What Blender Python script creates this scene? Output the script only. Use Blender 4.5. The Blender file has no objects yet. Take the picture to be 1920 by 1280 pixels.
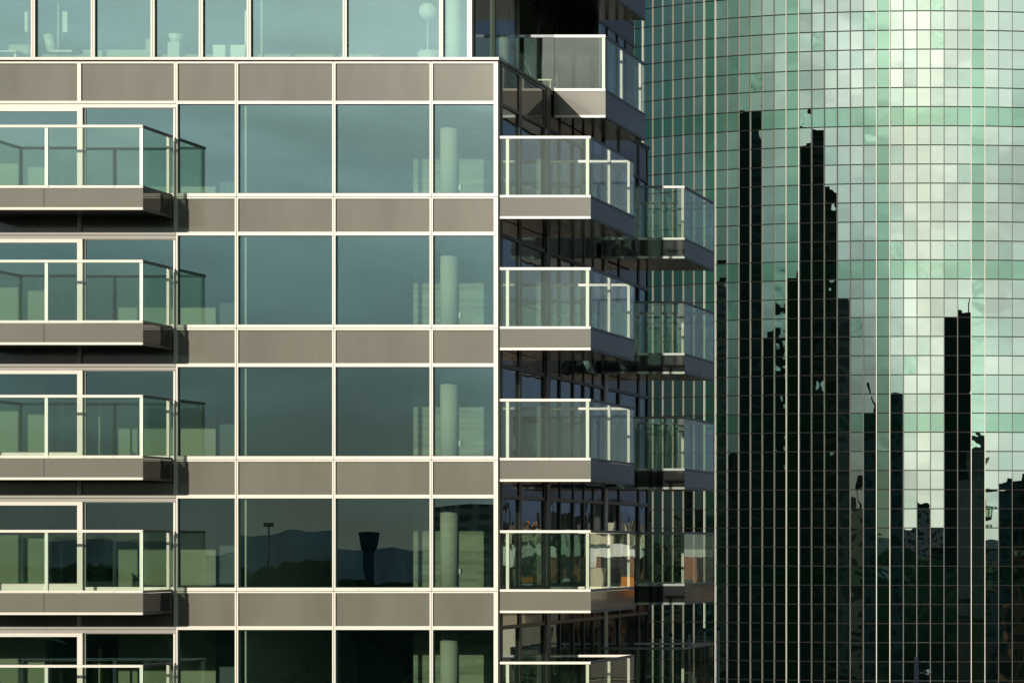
import bpy, bmesh, math, random
from mathutils import Vector, Matrix
random.seed(7)
R = math.radians
SC = bpy.context.scene
COL = SC.collection

# ---------------------------------------------------------------- camera, sky, sun, exposure
H, VX, VY, F = 30.0, 2480.0, 1020.0, 4912.0          # eye height; vanishing point and focal length in photo pixels
cam = bpy.data.cameras.new('camera')
cam.sensor_width = 36
cam.lens = F / 1920 * 36
cam.shift_x = -(VX - 960) / 1920
cam.shift_y = (VY - 640) / 1920
cam.clip_start = 0.5
cam.clip_end = 12000
camo = bpy.data.objects.new('camera', cam)
COL.objects.link(camo)
camo.location = (0, 0, H)
camo.rotation_euler = (math.pi / 2, 0, 0)
SC.camera = camo

SUN_EL, SUN_AZ = 11.1, 11.4                          # elevation; degrees left of straight behind the camera
sl = bpy.data.lights.new('sun', 'SUN')
sl.energy = 4.2
sl.angle = R(0.5)
sl.color = (1.0, 0.93, 0.80)
so = bpy.data.objects.new('sun', sl)
COL.objects.link(so)
sd = Vector((math.sin(R(SUN_AZ)), math.cos(R(SUN_AZ)), -math.tan(R(SUN_EL)))).normalized()
so.rotation_euler = sd.to_track_quat('-Z', 'Y').to_euler()

w = bpy.data.worlds.new('World')
SC.world = w
w.use_nodes = True
nt = w.node_tree
N, L = nt.nodes, nt.links


def wn(t, **k):
    n = N.new(t)
    for a, b in k.items():
        setattr(n, a, b)
    return n


def wmath(op, a, b=None, clamp=False):
    n = wn('ShaderNodeMath', operation=op, use_clamp=clamp)
    for i, v in enumerate((a, b)):
        if v is None:
            continue
        if isinstance(v, (int, float)):
            n.inputs[i].default_value = v
        else:
            L.new(v, n.inputs[i])
    return n.outputs[0]


def wrange(v, a, b, c, d, kind='SMOOTHSTEP'):
    n = wn('ShaderNodeMapRange', interpolation_type=kind)
    L.new(v, n.inputs[0])
    for i, x in enumerate((a, b, c, d)):
        n.inputs[i + 1].default_value = x
    return n.outputs[0]


sky = wn('ShaderNodeTexSky', sky_type='NISHITA', sun_disc=False)
sky.sun_elevation = R(SUN_EL)
sky.sun_rotation = R(180 + SUN_AZ)
sky.dust_density = 0.6
sky.air_density = 1.2
tc = wn('ShaderNodeTexCoord')
gen = tc.outputs['Generated']


def wdot(v):
    n = wn('ShaderNodeVectorMath', operation='DOT_PRODUCT')
    L.new(gen, n.inputs[0])
    n.inputs[1].default_value = v
    return n.outputs['Value']


dsun = wdot(tuple(-sd))
dlat = wdot((-math.cos(R(SUN_AZ)), math.sin(R(SUN_AZ)), 0))
delv = wdot((0, 0, 1))
ramp = wn('ShaderNodeValToRGB')
L.new(wmath('MULTIPLY_ADD', dsun, 0.5), ramp.inputs[0])
ramp.inputs[0].links[0].from_node.inputs[2].default_value = 0.5
stops = [(0.0, (0.056, 0.078, 0.112)), (0.30, (0.036, 0.053, 0.080)), (0.62, (0.034, 0.062, 0.085)),
         (0.735, (0.045, 0.100, 0.120)), (0.82, (0.095, 0.165, 0.160)), (0.905, (0.21, 0.29, 0.24)),
         (0.953, (0.47, 0.54, 0.49)), (0.985, (0.67, 0.72, 0.66)), (0.995, (0.76, 0.80, 0.72)), (0.9994, (1.08, 1.06, 0.92))]
el = ramp.color_ramp.elements
while len(el) < len(stops):
    el.new(0.5)
for e, (p, c) in zip(el, stops):
    e.position = p
    e.color = (*c, 1)
# streaky clouds: two noise layers stretched along the horizon
mp = wn('ShaderNodeMapping')
L.new(gen, mp.inputs[0])
mp.inputs['Scale'].default_value = (1.6, 1.6, 7.0)
n1 = wn('ShaderNodeTexNoise')
n1.inputs['Scale'].default_value = 2.4
n1.inputs['Detail'].default_value = 6
n1.inputs['Roughness'].default_value = 0.55
n1.inputs['Distortion'].default_value = 0.6
L.new(mp.outputs[0], n1.inputs[0])
n2 = wn('ShaderNodeTexNoise')
n2.inputs['Scale'].default_value = 7.5
n2.inputs['Detail'].default_value = 5
n2.inputs['Distortion'].default_value = 0.4
L.new(mp.outputs[0], n2.inputs[0])
cl = wmath('ADD', wrange(n1.outputs[0], 0.33, 0.68, 0.74, 1.18), wrange(n2.outputs[0], 0.35, 0.65, -0.03, 0.05))
bank = wrange(dlat, 0.0, 0.14, 0.0, 1.0)                    # a bank of grey cloud low to the left of the sun
lin = wrange(delv, 0.0, 0.165, 0.0, 1.0, 'LINEAR')
low = wmath('MULTIPLY', wmath('SUBTRACT', 1.0, wmath('POWER', lin, 1.7)), 0.82)
darken = wmath('SUBTRACT', 1.0, wmath('MULTIPLY', bank, low))
haze = wrange(delv, -0.02, 0.05, 0.72, 1.0)
zen = wrange(delv, 0.30, 0.85, 1.0, 0.5)
fac = wmath('MULTIPLY', wmath('MULTIPLY', wmath('MULTIPLY', cl, darken), haze), zen)
bright = wn('ShaderNodeVectorMath', operation='SCALE')
L.new(ramp.outputs[0], bright.inputs[0])
L.new(wmath('MULTIPLY', fac, 22.0), bright.inputs['Scale'])
tint = wn('ShaderNodeMix', data_type='RGBA')
L.new(wmath('MULTIPLY', bank, low), tint.inputs[0])
tint.inputs[6].default_value = (1, 1, 1, 1)
tint.inputs[7].default_value = (0.70, 1.0, 1.17, 1)
cool = wn('ShaderNodeVectorMath', operation='MULTIPLY')
L.new(bright.outputs[0], cool.inputs[0])
L.new(tint.outputs[2], cool.inputs[1])
mixn = wn('ShaderNodeMix', data_type='RGBA')
mixn.inputs[0].default_value = 0.965                           # cloud cover
L.new(sky.outputs[0], mixn.inputs[6])
L.new(cool.outputs[0], mixn.inputs[7])
bg = N['Background']
L.new(mixn.outputs[2], bg.inputs[0])
bg.inputs[1].default_value = 0.08

SC.view_settings.view_transform = 'Standard'
SC.view_settings.look = 'None'
SC.view_settings.exposure = 0
SC.view_settings.gamma = 1
SC.render.engine = 'CYCLES'
SC.cycles.max_bounces = 14
SC.cycles.transparent_max_bounces = 24
SC.cycles.glossy_bounces = 5
SC.cycles.diffuse_bounces = 3
SC.cycles.sample_clamp_indirect = 4
SC.cycles.use_denoising = True


# ---------------------------------------------------------------- materials
def nodes(name):
    m = bpy.data.materials.new(name)
    m.use_nodes = True
    return m, m.node_tree, m.node_tree.nodes['Principled BSDF']


def solid(name, col, rough=0.5, metal=0.0, var=0.0, scale=1.5, stretch=(1, 1, 1), spec=0.5, bump=0.0, bscale=3.0):
    m, t, b = nodes(name)
    b.inputs['Base Color'].default_value = (*col, 1)
    b.inputs['Roughness'].default_value = rough
    b.inputs['Metallic'].default_value = metal
    b.inputs['Specular IOR Level'].default_value = spec
    g = t.nodes.new('ShaderNodeNewGeometry')
    if var:
        mpp = t.nodes.new('ShaderNodeMapping')
        mpp.inputs['Scale'].default_value = stretch
        t.links.new(g.outputs['Position'], mpp.inputs[0])
        n = t.nodes.new('ShaderNodeTexNoise')
        n.inputs['Scale'].default_value = scale
        n.inputs['Detail'].default_value = 5
        t.links.new(mpp.outputs[0], n.inputs[0])
        r = t.nodes.new('ShaderNodeMapRange')
        t.links.new(n.outputs[0], r.inputs[0])
        r.inputs[1].default_value, r.inputs[2].default_value = 0.3, 0.7
        r.inputs[3].default_value, r.inputs[4].default_value = 1 - var, 1 + var
        v = t.nodes.new('ShaderNodeVectorMath')
        v.operation = 'SCALE'
        v.inputs[0].default_value = col
        t.links.new(r.outputs[0], v.inputs['Scale'])
        t.links.new(v.outputs[0], b.inputs['Base Color'])
    if bump:
        wave(t, g, b.inputs['Normal'], bump, bscale)
    return m


def wave(t, g, sock, strength, scale, detail=1.0, mapscale=(1, 1, 1)):
    """slow waviness of rolled glass and sheet metal"""
    mpp = t.nodes.new('ShaderNodeMapping')
    mpp.inputs['Scale'].default_value = mapscale
    t.links.new(g.outputs['Position'], mpp.inputs[0])
    n = t.nodes.new('ShaderNodeTexNoise')
    n.inputs['Scale'].default_value = scale
    n.inputs['Detail'].default_value = detail
    t.links.new(mpp.outputs[0], n.inputs[0])
    bp = t.nodes.new('ShaderNodeBump')
    bp.inputs['Strength'].default_value = 1.0
    bp.inputs['Distance'].default_value = strength
    t.links.new(n.outputs[0], bp.inputs['Height'])
    t.links.new(bp.outputs[0], sock)


def glass(name, tint, refl_tint, r0, ior=1.5, gain=1.0, bump=0.0006, bscale=0.8, mapscale=(1, 1, 1)):
    """thin sheet: straight-through tinted light plus a mirror reflection that grows at grazing angles"""
    m = bpy.data.materials.new(name)
    m.use_nodes = True
    t = m.node_tree
    for n in list(t.nodes):
        if n.type != 'OUTPUT_MATERIAL':
            t.nodes.remove(n)
    out = [n for n in t.nodes if n.type == 'OUTPUT_MATERIAL'][0]
    tr = t.nodes.new('ShaderNodeBsdfTransparent')
    tr.inputs[0].default_value = (*tint, 1)
    gl = t.nodes.new('ShaderNodeBsdfAnisotropic')
    gl.inputs['Color'].default_value = (*refl_tint, 1)
    gl.inputs['Roughness'].default_value = 0.0
    g = t.nodes.new('ShaderNodeNewGeometry')
    if bump:
        wave(t, g, gl.inputs['Normal'], bump, bscale, 1.0, mapscale)
    fr = t.nodes.new('ShaderNodeFresnel')
    fr.inputs['IOR'].default_value = ior
    # the same Fresnel on both faces of the sheet
    lw = t.nodes.new('ShaderNodeLayerWeight')
    lw.inputs['Blend'].default_value = 0.5
    pw = t.nodes.new('ShaderNodeMath')
    pw.operation = 'POWER'
    t.links.new(lw.outputs['Facing'], pw.inputs[0])
    pw.inputs[1].default_value = 4.2
    ma = t.nodes.new('ShaderNodeMath')
    ma.operation = 'MULTIPLY_ADD'
    ma.use_clamp = True
    t.links.new(pw.outputs[0], ma.inputs[0])
    ma.inputs[1].default_value = (1 - r0) * gain
    ma.inputs[2].default_value = r0
    t.nodes.remove(fr)
    mx = t.nodes.new('ShaderNodeMixShader')
    t.links.new(ma.outputs[0], mx.inputs[0])
    t.links.new(tr.outputs[0], mx.inputs[1])
    t.links.new(gl.outputs[0], mx.inputs[2])
    t.links.new(mx.outputs[0], out.inputs[0])
    return m


def mirror(name, tint, base, rough=0.0, bump=0.0085, bscale=0.42, var=0.05):
    """coated facade glass: mirror reflection over a dark body"""
    m = bpy.data.materials.new(name)
    m.use_nodes = True
    t = m.node_tree
    b = t.nodes['Principled BSDF']
    out = [n for n in t.nodes if n.type == 'OUTPUT_MATERIAL'][0]
    b.inputs['Base Color'].default_value = (*base, 1)
    b.inputs['Roughness'].default_value = 0.6
    b.inputs['Specular IOR Level'].default_value = 0.0
    gl = t.nodes.new('ShaderNodeBsdfAnisotropic')
    gl.inputs['Roughness'].default_value = rough
    g = t.nodes.new('ShaderNodeNewGeometry')
    n = t.nodes.new('ShaderNodeTexNoise')
    n.inputs['Scale'].default_value = 0.35
    n.inputs['Detail'].default_value = 4
    t.links.new(g.outputs['Position'], n.inputs[0])
    r = t.nodes.new('ShaderNodeMapRange')
    t.links.new(n.outputs[0], r.inputs[0])
    r.inputs[1].default_value, r.inputs[2].default_value = 0.3, 0.7
    r.inputs[3].default_value, r.inputs[4].default_value = 1 - var, 1 + var
    v = t.nodes.new('ShaderNodeVectorMath')
    v.operation = 'SCALE'
    v.inputs[0].default_value = tint
    t.links.new(r.outputs[0], v.inputs['Scale'])
    t.links.new(v.outputs[0], gl.inputs['Color'])
    wave(t, g, gl.inputs['Normal'], bump, bscale, 0.6)
    ad = t.nodes.new('ShaderNodeAddShader')
    t.links.new(b.outputs[0], ad.inputs[0])
    t.links.new(gl.outputs[0], ad.inputs[1])
    t.links.new(ad.outputs[0], out.inputs[0])
    return m


M = {
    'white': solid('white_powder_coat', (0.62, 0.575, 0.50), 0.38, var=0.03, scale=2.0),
    'head': solid('grey_alu_head_shaded_post', (0.27, 0.245, 0.215), 0.45, var=0.05),  # grey door head; also far balcony posts, toned down for shade
    'groove': solid('dark_gasket', (0.05, 0.045, 0.045), 0.7),
    'panel': solid('warm_grey_spandrel_glass', (0.158, 0.147, 0.122), 0.10, var=0.11, scale=0.9, stretch=(1.6, 1.6, .5), spec=0.55, bump=0.0006, bscale=0.7),
    'fascia': solid('warm_grey_fascia_panel', (0.170, 0.158, 0.134), 0.07, var=0.05, scale=0.8, spec=0.6, bump=0.0012, bscale=1.6),
    'darkframe': solid('shade_darkened_frame', (0.085, 0.070, 0.062), 0.35, var=0.05),  # pale frames of the side wall, their shade put into the colour
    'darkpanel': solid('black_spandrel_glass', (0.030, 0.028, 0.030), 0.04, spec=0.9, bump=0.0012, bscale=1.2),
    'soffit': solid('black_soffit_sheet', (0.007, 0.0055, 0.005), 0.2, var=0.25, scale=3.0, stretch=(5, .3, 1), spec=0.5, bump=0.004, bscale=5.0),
    'deckfloor': solid('balcony_floor_tile', (0.22, 0.20, 0.18), 0.6, var=0.08, scale=4),
    'alu': solid('bare_aluminium', (0.56, 0.55, 0.52), 0.35, 0.3, var=0.04),
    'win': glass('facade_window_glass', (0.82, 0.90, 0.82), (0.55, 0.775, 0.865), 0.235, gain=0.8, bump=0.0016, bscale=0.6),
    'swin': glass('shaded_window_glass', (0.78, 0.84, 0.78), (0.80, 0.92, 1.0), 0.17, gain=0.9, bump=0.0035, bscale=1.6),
    'bal': glass('balustrade_glass', (0.93, 0.97, 0.93), (0.92, 0.98, 0.97), 0.062, gain=0.9, bump=0.0012, bscale=1.2),
    'wall': solid('cream_plaster', (0.50, 0.50, 0.40), 0.8, var=0.03),
    'wavewall': solid('pale_wall_wavy_sun', (0.36, 0.38, 0.30), 0.7, var=0.35, scale=1.0, stretch=(.7, 1, 9)),  # horizontal bands imitate wavy sunlight falling on this wall
    'dimwall': solid('blue_grey_door_unlit_wall', (0.16, 0.19, 0.21), 0.8, var=0.05),  # walls the sun misses, darkened in colour; the inner door is blue-grey too
    'column': solid('white_painted_concrete', (0.74, 0.74, 0.68), 0.7, var=0.03),
    'litstile': solid('sunlit_frame_paint', (0.42, 0.41, 0.38), 0.4),  # lighter copy of the side frame colour, for faces in sun
    'railshade': solid('white_rail_in_shade', (0.20, 0.205, 0.21), 0.35, var=0.04),  # white rail with the far balcony's shade put into its colour
    'slab': solid('concrete_slab', (0.30, 0.30, 0.28), 0.85, var=0.08),
    'carpet': solid('dark_carpet', (0.05, 0.05, 0.045), 0.95, var=0.15, scale=5),
    'black': solid('black_rubber', (0.012, 0.012, 0.012), 0.6),
    'polegrey': solid('grey_tube_and_shaded_rail', (0.24, 0.265, 0.30), 0.45, var=0.05),  # pole grey; also white rails darkened to stand for shade
    'slate': solid('slate_blue_steel', (0.10, 0.11, 0.17), 0.5, var=0.1),
    'globe': solid('white_plastic', (0.78, 0.78, 0.76), 0.35),
    'tglass': mirror('tower_glass', (0.465, 0.540, 0.495), (0.0008, 0.0026, 0.0022)),
    'tglass2': mirror('tower_glass_paler', (0.51, 0.58, 0.53), (0.0008, 0.0026, 0.0022)),
    'tglass3': mirror('tower_glass_greyer', (0.395, 0.50, 0.45), (0.0008, 0.0026, 0.0022)),
    'twavy': mirror('tower_glass_buckled', (0.34, 0.50, 0.41), (0.0008, 0.0026, 0.0022), bump=0.022, bscale=0.8),
    'tgreen': mirror('tower_glass_green', (0.28, 0.44, 0.345), (0.0006, 0.003, 0.002)),
    'tjoint': solid('tower_dark_joint', (0.011, 0.010, 0.008), 0.6, spec=0.1),
    'tedge': solid('tower_fin_edge', (0.050, 0.048, 0.036), 0.5),
    'tfin': solid('tower_fin_side', (0.40, 0.33, 0.27), 0.5),
    'tcap': solid('tower_white_cap', (0.62, 0.56, 0.49), 0.5),
}


# ---------------------------------------------------------------- mesh helpers
class MB:
    def __init__(self):
        self.bm = bmesh.new()
        self.mats = []

    def mi(self, m):
        if m not in self.mats:
            self.mats.append(m)
        return self.mats.index(m)

    def box(self, x0, x1, y0, y1, z0, z1, m):
        i = self.mi(m)
        x0, x1 = min(x0, x1), max(x0, x1)
        y0, y1 = min(y0, y1), max(y0, y1)
        z0, z1 = min(z0, z1), max(z0, z1)
        v = [self.bm.verts.new(p) for p in ((x0, y0, z0), (x1, y0, z0), (x1, y1, z0), (x0, y1, z0),
                                            (x0, y0, z1), (x1, y0, z1), (x1, y1, z1), (x0, y1, z1))]
        for q in ((0, 3, 2, 1), (4, 5, 6, 7), (0, 1, 5, 4), (1, 2, 6, 5), (2, 3, 7, 6), (3, 0, 4, 7)):
            f = self.bm.faces.new([v[k] for k in q])
            f.material_index = i
        return self

    def poly(self, pts, m):
        f = self.bm.faces.new([self.bm.verts.new(p) for p in pts])
        f.material_index = self.mi(m)
        return self

    def cyl(self, p0, p1, r0, m, r1=None, n=20, caps=True, smooth=True):
        i = self.mi(m)
        r1 = r0 if r1 is None else r1
        p0, p1 = Vector(p0), Vector(p1)
        d = (p1 - p0).normalized()
        u = d.orthogonal().normalized()
        vv = d.cross(u)
        A, B = [], []
        for k in range(n):
            a = 2 * math.pi * k / n
            o = u * math.cos(a) + vv * math.sin(a)
            A.append(self.bm.verts.new(p0 + o * r0))
            B.append(self.bm.verts.new(p1 + o * r1))
        for k in range(n):
            f = self.bm.faces.new((A[k], A[(k + 1) % n], B[(k + 1) % n], B[k]))
            f.material_index = i
            f.smooth = smooth
        if caps:
            for ring in (A[::-1], B):
                f = self.bm.faces.new(ring)
                f.material_index = i
        return self

    def sphere(self, c, r, m, sz=1.0):
        i = self.mi(m)
        res = bmesh.ops.create_uvsphere(self.bm, u_segments=24, v_segments=14, radius=r)
        for v in res['verts']:
            v.co.z *= sz
            v.co += Vector(c)
            for f in v.link_faces:
                f.material_index = i
                f.smooth = True
        return self

    def build(self, name, parent=None, bevel=0.0):
        me = bpy.data.meshes.new(name)
        self.bm.normal_update()
        self.bm.to_mesh(me)
        self.bm.free()
        for m in self.mats:
            me.materials.append(M[m] if isinstance(m, str) else m)
        o = bpy.data.objects.new(name, me)
        COL.objects.link(o)
        if parent is not None:
            o.parent = parent
            o.matrix_parent_inverse = parent_inv(parent)
        if bevel:
            b = o.modifiers.new('bevel', 'BEVEL')
            b.width = bevel
            b.segments = 2
            b.limit_method = 'ANGLE'
        return o


def world_of(p):
    mm = Matrix.Translation(p.location)
    return mm if p.parent is None else world_of(p.parent) @ p.matrix_parent_inverse @ mm


def parent_inv(p):
    return world_of(p).inverted()


def tag(o, label=None, cat=None, group=None, kind=None):
    if label:
        o['label'] = label
    if cat:
        o['category'] = cat
    if group:
        o['group'] = group
    if kind:
        o['kind'] = kind
    return o


def thing(name, loc, label, cat, group=None):
    o = bpy.data.objects.new(name, None)
    o.empty_display_size = 0.5
    COL.objects.link(o)
    o.location = loc
    return tag(o, label, cat, group)


S = 60.0 / F
def PX(px, Y=60.0): return (px - VX) / F * Y
def PZ(py, Y=60.0): return H + (VY - py) / F * Y
def SY(px, X=-18.87): return X * F / (px - VX)      # distance of a point of the side wall seen at px
P = 246.0                                             # floor height in photo pixels at the front wall

# ---------------------------------------------------------------- ground and far land
g = MB()
g.poly([(-6000, -6000, 0), (6000, -6000, 0), (6000, 6000, 0), (-6000, 6000, 0)],
       solid('street_asphalt', (0.032, 0.034, 0.032), 0.9, var=0.35, scale=0.02, spec=0.0))
tag(g.build('ground'), kind='structure')
hm = solid('hazy_blue_hills', (0.17, 0.22, 0.25), 0.95, var=0.4, scale=0.004, spec=0.0)  # bluish base colour carries the haze of distance
h = MB()
rng = random.Random(3)
prev = None
NSEG = 900
top = []
for k in range(NSEG + 1):
    a = 2 * math.pi * k / NSEG
    hh = 33 + 4 * math.sin(a * 3 + 1) + 3 * math.sin(a * 11 + .4) + 3 * math.sin(a * 57) + 2 * math.sin(a * 131 + 2) + rng.uniform(-2.5, 2.5)
    top.append((a, max(hh, 12)))
top[-1] = (2 * math.pi, top[0][1])
for (a, h0), (b, h1) in zip(top[:-1], top[1:]):
    def q(r, t, z): return (r * math.cos(t), r * math.sin(t), z)
    h.poly([q(2300, a, 0.05), q(2300, b, 0.05), q(2700, b, h1), q(2700, a, h0)], hm)
    h.poly([q(2700, a, h0), q(2700, b, h1), q(3600, b, 0.05), q(3600, a, 0.05)], hm)
tag(h.build('hills'), kind='structure')

# ================================================================= APARTMENT BUILDING
XC = PX(935.2)                                        # outer corner of front and side wall  (-18.87)
XL = PX(-980)
YB = 73.2
bld = thing('apartment_building', (XC, 60, 0), 'glass and grey panel apartment block with white window grid and balconies', 'building')
# photo heights (at the front wall) of one storey, k = 0 is the one below the roof terrace
def wt(k): return PZ(195.8 + P * k)       # window top
def wb(k): return PZ(362.9 + P * k)       # window bottom
def gr(k): return PZ(369.6 + P * k)       # groove between storeys
def st(k): return PZ(373.0 + P * k)       # spandrel top
def sb(k): return PZ(435.0 + P * k)       # spandrel bottom
K0, K1 = 0, 7
ZBOT = gr(K1 - 1)


def unit(plane, u0, u1, k, frame='white', panel='panel', pane='win', fw=None, lw=None, rw=None, head=0.0, holes=True, top=False, win=True, name='window'):
    """one cassette of the curtain wall: ring frame, spandrel panel, window pane. plane(u, d, z) -> box args"""
    G = 0.45 * S
    fw = fw or 2.65 * S
    lw, rw = lw or fw, rw or fw
    a, b = u0 + G, u1 - G
    zt = (PZ(116.6) if k == 0 else gr(k - 1) - G)
    zs = (PZ(120.0) if k == 0 else st(k - 1))
    zsb = (PZ(190.0) if k == 0 else sb(k - 1))
    zwt = wt(k) - head
    zwb = wb(k)
    zb = gr(k) + G
    f = MB()
    def bx(mb, ua, ub, da, db, za, zb_, m): plane(mb, ua, ub, da, db, za, zb_, m)
    D0, D1 = (-0.045, 0.10) if plane is front else (-0.022, 0.045)
    bx(f, a, a + lw, D0, D1, zb, zt, frame)
    bx(f, b - rw, b, D0, D1, zb, zt, frame)
    bx(f, a + lw, b - rw, D0, D1, zs, zt, frame)
    bx(f, a + lw, b - rw, D0 + .003, D1, zwt, zsb, frame)
    bx(f, a + lw, b - rw, D0, D1, zb, zwb, frame)
    # thin dark gasket round the pane
    gk = 0.010
    bx(f, a + lw, a + lw + gk, 0.0, .05, zwb, zwt, 'groove')
    bx(f, b - rw - gk, b - rw, 0.0, .05, zwb, zwt, 'groove')
    bx(f, a + lw + gk, b - rw - gk, 0.0, .05, zwt - gk, zwt, 'groove')
    bx(f, a + lw + gk, b - rw - gk, 0.0, .05, zwb, zwb + gk, 'groove')
    if holes:
        for q in (0.22, 0.8):
            uu = a + (b - a) * q + random.uniform(-.1, .1)
            bx(f, uu, uu + 0.022, D0 - 0.003, D0 + .01, zb + 0.022, zb + 0.034, 'groove')
    fo = f.build(name, bld)
    p = MB()
    bx(p, a + lw, b - rw, 0.004, .04, zsb, zs, panel)
    p.build('spandrel_panel', fo)
    p = MB()
    bx(p, a + lw + gk, b - rw - gk, 0.02, .032, zwb + gk, zwt - gk, pane)
    warp(p, plane is front)
    p.build('pane', fo)
    return fo


def warp(mb, facing_front):
    """each pane is set a hair out of true"""
    ax, az = random.gauss(0, .0016), random.gauss(0, .0016)
    k_ = 1 if facing_front else 0
    n_ = len(mb.bm.verts)
    u_ = sum(v.co[1 - k_] for v in mb.bm.verts) / n_
    z_ = sum(v.co.z for v in mb.bm.verts) / n_
    for v in mb.bm.verts:
        v.co[k_] += ax * (v.co[1 - k_] - u_) + az * (v.co.z - z_)


def front(mb, ua, ub, da, db, za, zb, m): mb.box(ua, ub, 60 + da, 60 + db, za, zb, m)
def side(mb, ua, ub, da, db, za, zb, m): mb.box(XC - da, XC - db, ua, ub, za, zb, m)


fl = [PX(x) for x in (331.4, 444.8, 627.3, 809.8)] + [XC]
for k in range(K0, K1):
    for j in range(4):
        unit(front, fl[j], fl[j + 1] - (0 if j < 3 else 0), k, rw=(8.0 * S if j == 3 else None))
    # mirrored bays left of the balcony, beyond the party line
    lx = [PX(x) for x in (-980, -797, -614, -501)]
    for j in range(3):
        unit(front, lx[j], lx[j + 1], k)

# balcony bay: spandrels, door head, sliding doors
DX0, DX1 = PX(-501), PX(331.4)
for k in range(K0, K1):
    zt = (PZ(116.6) if k == 0 else gr(k - 1) - .006)
    zs = (PZ(120.0) if k == 0 else st(k - 1))
    zsb = (PZ(190.0) if k == 0 else sb(k - 1))
    hz = PZ(202.2 + P * k)
    f = MB()
    for (x0, x1) in ((-500.6, -494), (-326, -319), (-176, -169), (146.5, 153.5), (327.6, 331.0)):
        f.box(PX(x0), PX(x1), 59.955, 60.10, zsb, zs, 'white')
    f.box(DX0, DX1 - .005, 59.955, 60.10, zs, zt, 'white')
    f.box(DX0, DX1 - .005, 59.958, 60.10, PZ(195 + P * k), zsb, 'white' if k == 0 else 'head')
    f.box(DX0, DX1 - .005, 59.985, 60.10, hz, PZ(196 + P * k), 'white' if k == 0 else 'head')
    fo = f.build('door_head_frame', bld)
    for x0, x1 in ((-494, -326), (-319, -176), (-169, 146.5), (153.5, 327.6)):
        MB().box(PX(x0), PX(x1), 60.004, 60.04, zsb, zs, 'panel').build('spandrel_panel', fo)
    zb = gr(k) + .01
    for (x0, x1, leaf) in ((-500, -331, 0), (-331, -169, 0), (-169, -12, 1), (-12, 155.5, 1), (155.5, 331.0, 0)):
        d = MB()
        if leaf:
            sw, tt, bb, y0, y1 = 10.0, 6.8, 14.0, 59.975, 60.03
        else:
            sw, tt, bb, y0, y1 = 3.0, 1.2, 7.0, 60.04, 60.09
        l_, r_ = (sw, sw) if leaf else (sw, 7.5)
        if x0 < 0 and leaf:
            r_ = 3.0 if x1 < 0 else sw
            l_ = 3.0 if x0 > -100 else sw
        zt2 = hz - tt * S
        zb2 = zb + bb * S
        d.box(PX(x0), PX(x0 + l_), y0, y1, zb, hz - .002, 'white')
        d.box(PX(x1 - r_), PX(x1), y0, y1, zb, hz - .002, 'white')
        d.box(PX(x0 + l_), PX(x1 - r_), y0, y1, zt2, hz - .002, 'white')
        d.box(PX(x0 + l_), PX(x1 - r_), y0, y1, zb, zb2, 'white')
        if leaf and x1 > 0:
            d.box(PX(x1), PX(x1 + 2.5), 60.035, 60.09, zb, hz - .003, 'groove')
            d.box(PX(x0 + l_), PX(x1 - r_), y0 - .012, y0, zb2 - 0.012, zb2 - .002, 'groove')
        do = d.build('sliding_door' if leaf else 'fixed_window', bld)
        MB().box(PX(x0 + l_), PX(x1 - r_), (y0 + y1) / 2, (y0 + y1) / 2 + .012, zb2, zt2, 'win').build('pane', do)
    s_ = MB()
    s_.box(DX0, DX1 - .01, 59.93, 60.10, gr(k) - .04, gr(k) + .009, 'white')
    for u in range(16):
        xx = DX0 + .4 + u * .62
        s_.box(xx, xx + .09, 59.926, 59.934, gr(k) - .02, gr(k) - .008, 'groove')
    s_.build('door_sill', bld)

# dark structure behind the joints
for x in [DX0, DX1] + fl[1:4] + [PX(-797), PX(-614), PX(-980)]:
    MB().box(x - .03, x + .03, 60.0, 60.14, ZBOT, PZ(117), 'groove').build('mullion', bld)
for k in range(K0, K1):
    m = MB()
    m.box(XL, XC - .1, 60.0, 60.10, gr(k) - .01, gr(k) + .01, 'groove')
    m.build('joint_strip', bld)

# corner post runs through behind the last cassette
MB().box(XC - .10, XC - .002, 60.05, 60.16, ZBOT, PZ(117), 'white').build('corner_post', bld)

# ------------------------------------------------ side wall facing right (in shade)
sv = [60.13] + [SY(p) for p in (976,)] + [63.60]
groups = [(60.13, [61.56, 63.55], 0.10), (63.87, [64.8, 65.95, 66.88, 67.75, 68.72], 0.028), (69.0, [70.25, 72.25], 0.07), (72.27, [73.2], 0.035)]
for k in range(K0, K1):
    for (u0, us, fw) in groups:
        for u1 in us:
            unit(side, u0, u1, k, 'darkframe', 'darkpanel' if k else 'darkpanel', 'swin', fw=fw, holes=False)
            u0 = u1
for (a, b, m) in ((63.56, 63.86, 'darkframe'), (68.74, 68.99, 'alu')):
    MB().box(XC - .2, XC + .05, a, b, ZBOT, PZ(117) - .01, m).build('side_post', bld)
MB().box(XC - .16, XC + .01, 60.165, 60.13, ZBOT, PZ(117), 'darkframe').build('side_post', bld)
# far end wall and back
MB().box(XL, XC - .1, YB, YB + .25, ZBOT, PZ(117), 'slab').build('rear_wall', bld)
MB().box(XL - .2, XL, 60.02, YB, ZBOT, PZ(117), 'slab').build('end_wall', bld)

# floor slabs and rooms
for k in range(-1, K1):
    zt_ = gr(k) - 0.02 if k >= 0 else PZ(118)
    zb_ = (sb(k) + .0 if k >= 0 else PZ(193))
    s_ = MB()
    s_.box(XL, XC - .13, 60.13, YB - .02, zb_, zt_, 'slab')
    s_.box(XL, XC - .13, 60.14, YB - .03, zt_, zt_ + .012, 'carpet')
    s_.build('floor_slab', bld)
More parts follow.
